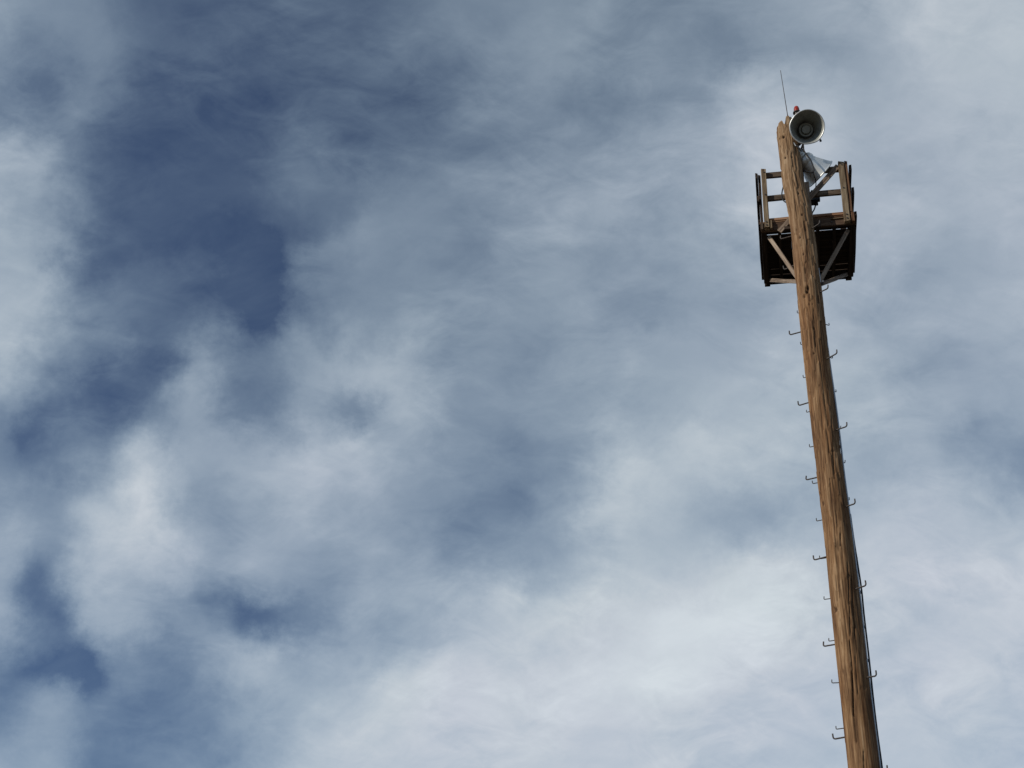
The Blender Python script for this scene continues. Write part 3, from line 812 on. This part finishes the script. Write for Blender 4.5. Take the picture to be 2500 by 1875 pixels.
# four struts from the corners down to the pole
attL = PMI @ P(1949, 681, 0.03); attR = PMI @ P(2001, 688, 0.03)
for (cxy, att, dz, mt) in (((-.50, -.485, .0), attL, 0.0, M_BRACE), ((.505, -.485, .0), attR, 0.0, M_BRACE), ((-.51, .47, .0), attL, -.045, M_BRACE), ((.51, .47, .0), attR, -.045, M_BRACE)):
    a_ = Vector((cxy[0], cxy[1], -.012)); b_ = att + Vector((0, 0, dz))
    b_ = a_ + (b_ - a_) * 1.02
    pk('strut', a_, b_, .030, .052, mt)
pk('strut_bolt', attR + Vector((-.02, -.04, -.06)), attR + Vector((.04, -.03, -.05)), .03, .03, M_BRACK)
for (x, z) in ((-.517, .05), (-.517, .10), (-.517, .565), (-.517, .955), (.5, .05), (.5, .11), (.5, .56), (.5, .96), (-.25, .06), (.3, .05)):
    yb_ = -S - .064 if abs(x) > .45 else -S - .001
    b_m = tube([(0, 0.004, 0), (0, -.010, 0)], .0105, 6)
    o = link('bolt', bm_mesh(b_m, 'bolt'), M_STEEL, plat); o.location = (x + random.uniform(-.008, .008), yb_, z)
# heavy cleat joining the deck to the pole
pk('bearer', (-.30, -S - .045 + .0, -.030), (.16, -S - .045, -.030), .05, .05, M_DARK)

# ------------------------------------------------------------------ the two siren horns (mouth opens along local +Z, origin at the mouth)
RM = 0.222
def horn(name, label, mouth, axis_dir, roll=0.0):
    h = empty(name, mouth, label, 'horn', None, 'siren horns at the pole top')
    x0 = Vector(axis_dir).normalized()
    h.rotation_mode = 'QUATERNION'; h.rotation_quaternion = x0.to_track_quat('Z', 'Y') @ Matrix.Rotation(roll, 3, 'Z').to_quaternion()
    # bell: outer skin, rolled lip, inner skin in one closed turning
    prf = []
    Lb = 0.235
    def rad(t): return 0.118 + (RM - 0.118) * (0.80 * t + 0.20 * t ** 2.4)
    for i in range(15): t = i / 14; prf.append((rad(t) + 0.004, -Lb * (1 - t)))
    for a in range(0, 300, 30):
        an = math.radians(200 - a); prf.append((RM + 0.003 + 0.009 * math.cos(an) , 0.004 + 0.009 * math.sin(an)))
    prf.append((rad(0), -Lb + .002))
    bm = lathe(prf[:-1] + [(RM - .004, -.006)] + [(rad(i / 14) + .0022, -Lb * (1 - i / 14) + .001) for i in range(13, -1, -1)], 64)
    for v in bm.verts:      # small dents of an old spun shell
        k = mnoise.noise(Vector((v.co.x * 7, v.co.y * 7, v.co.z * 3)) + Vector((roll * 3, 0, 0)))
        f = 1 + 0.035 * k
        v.co.x *= f; v.co.y *= f
    link('bell', bm_mesh(bm, 'bell', True), M_HORN, h)
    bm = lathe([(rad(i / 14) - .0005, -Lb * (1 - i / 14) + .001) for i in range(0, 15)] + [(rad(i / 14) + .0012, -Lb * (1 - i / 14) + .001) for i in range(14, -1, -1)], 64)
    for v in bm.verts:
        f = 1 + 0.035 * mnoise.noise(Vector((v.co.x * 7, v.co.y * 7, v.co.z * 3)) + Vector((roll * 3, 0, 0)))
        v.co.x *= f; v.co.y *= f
    link('bell_inner_shade', bm_mesh(bm, 'bell_inner_shade', True), M_HORN_IN, h)  # added inner skin, coloured darker to carry the shade inside the bell
    # back chamber that the bell runs into
    bm = lathe([(0.0, -.335), (.070, -.335), (.100, -.325), (.120, -.305), (.130, -.275), (.132, -.245), (.126, -.231), (0.0, -.231)], 48)
    link('back_chamber', bm_mesh(bm, 'back_chamber', True), M_HORN, h)
    bm = lathe([(0.0, -.222), (.117, -.224), (.117, -.229), (0.0, -.230)], 40)
    link('throat_plate', bm_mesh(bm, 'throat_plate', True), M_THROAT, h)
    # the reflector plug in the throat with its ring
    bm = lathe([(0.0, -.145), (.050, -.147), (.058, -.155), (.060, -.225), (0.0, -.226)], 40)
    link('reflector_plug', bm_mesh(bm, 'reflector_plug', True), M_HORN_IN, h)
    bm = lathe([(.066, -.182), (.090, -.176), (.094, -.186), (.092, -.200), (.066, -.202)], 40, closed=True)
    link('throat_ring', bm_mesh(bm, 'throat_ring', True), M_HORN_IN, h)
    for an in (1.2, 2.0, 4.6):
        bm = tube([(0.056 * math.cos(an), 0.056 * math.sin(an), -.190), (0.108 * math.cos(an), 0.108 * math.sin(an), -.205)], 0.008, 6)
        link('plug_stay', bm_mesh(bm, 'plug_stay', True), M_THROAT, h)
    # driver behind
    bm = lathe([(0.0, -.470), (.055, -.470), (.068, -.460), (.070, -.43), (.078, -.428), (.078, -.412), (.070, -.410), (.070, -.365), (.082, -.363), (.082, -.337), (0.0, -.337)], 40)
    link('driver', bm_mesh(bm, 'driver', True), M_HORN, h)
    # lug on the lip
    bm = tube([(RM * 0.97 * math.cos(-.75), RM * 0.97 * math.sin(-.75), -.012), (1.12 * RM * math.cos(-.80), 1.12 * RM * math.sin(-.80), -.012)], .010, 8)
    tube([(1.10 * RM * math.cos(-.80), 1.10 * RM * math.sin(-.80), -.012), (1.2 * RM * math.cos(-.84), 1.2 * RM * math.sin(-.84), -.012)], .015, 6, bm)
    link('lug', bm_mesh(bm, 'lug', True), M_BLACK, h)
    return h
m1 = P(1971, 310, -0.26)
view1 = (Vector((0, 0, EYE)) - m1).normalized()
RIGHT = _R.copy(); UPC = _U.copy()
ax1 = (view1 + RIGHT * 0.10 + UPC * 0.20).normalized()
def set_roll(h, axd, want_x):
    z = axd.normalized(); x = (want_x - z * want_x.dot(z)).normalized(); y = z.cross(x)
    h.rotation_quaternion = Matrix((x, y, z)).transposed().to_quaternion()
h1 = horn('siren_horn', 'big round grey siren horn beside the pole top, its open mouth facing the viewer', m1, ax1)
set_roll(h1, ax1, RIGHT)
m2 = P(2001.5, 425, 0.26)
ax2d = (RIGHT * 0.75 - UPC * 0.655 - view1 * 0.04).normalized()
h2 = horn('siren_horn', 'silver siren horn pointing away to the right above the platform rail, shell sunlit', m2, ax2d, 1.0)
set_roll(h2, ax2d, -view1)

# brackets: part of each horn
def hloc(h, p):
    bpy.context.view_layer.update()
    return h.matrix_world.inverted() @ Vector(p)
b1 = bmesh.new()
tube([hloc(h1, p) for p in (P(1968, 330, .03), P(1952, 352, .02), P(1938, 362, .0))], .020, 8, b1)
tube([hloc(h1, p) for p in (P(1963, 346, -.02), P(1957, 362, .03), P(1952, 378, .05))], .014, 8, b1)
link('bracket', bm_mesh(b1, 'bracket', True), M_BRACK, h1)
b1 = bmesh.new()
tube([hloc(h1, p) for p in (P(1938, 349, -.11), P(1943, 356, -.10), P(1952, 362, -.06), P(1958, 369, .0))], .010, 8, b1)
link('clamp', bm_mesh(b1, 'clamp', True), M_GALV, h1)
b2 = bmesh.new()
tube([hloc(h2, p) for p in (P(1962, 386, .18), P(1952, 392, .10), P(1945, 396, .05))], .026, 8, b2)
tube([hloc(h2, p) for p in (P(1960, 366, .16), P(1957, 396, .12), P(1960, 440, .14))], .018, 8, b2)
link('bracket', bm_mesh(b2, 'bracket', True), M_BRACK, h2)

# ------------------------------------------------------------------ red beacon
bq = P(1945.5, 277, 0.10)
bc = empty('beacon', bq, 'small red domed warning light behind the upper horn at the pole top', 'beacon')
s = (P(1953, 262, .1) - P(1946, 262, .1)).length
vec = (P(1946, 254.5, .10) - P(1945.5, 270, .10)).length
bm = lathe([(s * .98, 0.020), (s * 1.02, .03), (s * 0.95, .05), (s * 1.0, .056), (s * 0.93, vec * .75), (s * .75, vec * .98), (s * .4, vec * 1.1), (0, vec * 1.13)], 28)
link('lens', bm_mesh(bm, 'lens', True), M_RED, bc)
bm = lathe([(0, -.03), (s * .75, -.03), (s * .85, 0), (s * 1.35, .006), (s * 1.35, .018), (s * .9, .022), (0, .022)], 28)
link('base', bm_mesh(bm, 'base', True), M_BRACK, bc)
bm = tube([(s * .5, 0, .02), (s * .45, 0, .06), (0, 0, .075)], .008, 8)
link('bulb', bm_mesh(bm, 'bulb', True), M_WHITE, bc)
bm = tube([(0, 0, -.02), (0, 0, -.10), Vector(P(1941, 305, .06)) - bq, Vector(P(1930, 322, .03)) - bq], .013, 8)
link('support_pipe', bm_mesh(bm, 'support_pipe', True), M_BRACK, bc)

# ------------------------------------------------------------------ antenna
a0, a1 = P(1926.5, 305, 0.0), P(1905.5, 172, 0.0)
an = empty('whip_antenna', a0, 'thin upright whip antenna rising from the right prong of the pole top', 'antenna')
link('whip', bm_mesh(tube([Vector((0, 0, 0)), (a1 - a0) * .5, a1 - a0], [.0065, .0052, .0038], 8), 'whip', True), M_STEEL, an)
link('mount', bm_mesh(tube([Vector((0, 0, -.02)), (a1 - a0) * .14, (a1 - a0) * .18], [.011, .010, .007], 8), 'mount', True), M_BRACK, an)

# ------------------------------------------------------------------ cables at the top
def cable(name, label, pts, r, sub=6):
    pp = smooth_path([P(*p) for p in pts], sub)
    o = link(name, bm_mesh(tube([p - pp[0] for p in pp], r, 8), name, True), M_BLACK)
    o.location = pp[0]; o['label'] = label; o['category'] = 'cable'
    return o
cable('horn_cable', 'black cable bowing from the upper horn down across the silver horn to the pole', [(1958, 338, .0), (1961, 353, -.02), (1963, 368, -.04), (1971, 380, -.05), (1978.5, 390, -.05), (1984, 403, -.04), (1987, 415, -.03), (1984, 421, -.03),
       (1976, 420.5, -.03), (1967, 418, -.03), (1958, 419, .0)], .0105)
cable('drop_cable', 'thin black cable hanging below the silver horn behind the diagonal brace', [(1984, 418, -.03), (1988, 430, .0), (1992, 444, .10), (1991, 462, .2), (1988, 476, .33)], .006)
cable('side_cable', 'thin black cable looped out from the left side of the pole above the mid rail', [(1918, 444, .05), (1914, 452, .06), (1910.5, 463, .07), (1908.8, 475, .08), (1911, 487, .09), (1918, 494, .07)], .0085)
cable('slack_cord', 'thin slack cord hugging the left edge of the pole under the deck', [(1936, 575, .0), (1933.5, 590, .0), (1933.2, 602, .0), (1936.5, 612, .0), (1939, 626, .0), (1939.5, 645, .0)], .0055)

# ------------------------------------------------------------------ black control box and its lead
q = P(1987.5, 487, 0.36)
box = empty('control_box', q, 'black control box hung under the mid rail to the right of the pole', 'box', (0, 0, PYAW))
def bbox(name, dims, loc, mat, parent, bev=.006):
    bm = bmesh.new(); bmesh.ops.create_cube(bm, size=1)
    for v in bm.verts: v.co = Vector((v.co.x * dims[0], v.co.y * dims[1], v.co.z * dims[2]))
    bmesh.ops.bevel(bm, geom=bm.edges[:], offset=bev, segments=2, affect='EDGES')
    o = link(name, bm_mesh(bm, name, True), mat, parent); o.location = loc
    return o
bbox('housing', (.105, .09, .125), (-.005, 0, -.008), M_BLACK, box)
bbox('cover', (.090, .012, .105), (-.005, -.052, -.006), M_BLACK, box, .004)
bbox('gland', (.035, .035, .035), (.030, 0, -.084), M_BLACK, box)
bbox('side_housing', (.035, .06, .075), (.060, 0, .005), M_BLACK, box)
bbox('hanger', (.03, .05, .12), (-.02, .01, .10), M_BRACK, box)
cable('box_lead', 'black lead hanging from the control box down to the deck', [(1991, 494, .36), (1990.5, 503, .36), (1987.5, 512, .33), (1983.5, 519, .3), (1982, 526, .28), (1981, 538, .25)], .009)
cable('riser_cable', 'dark straight cable standing on the deck beside the upright plank', [(1975.5, 492, .25), (1977.5, 505, .25), (1980, 520, .25), (1981, 538, .25)], .009)

bpy.context.view_layer.update()
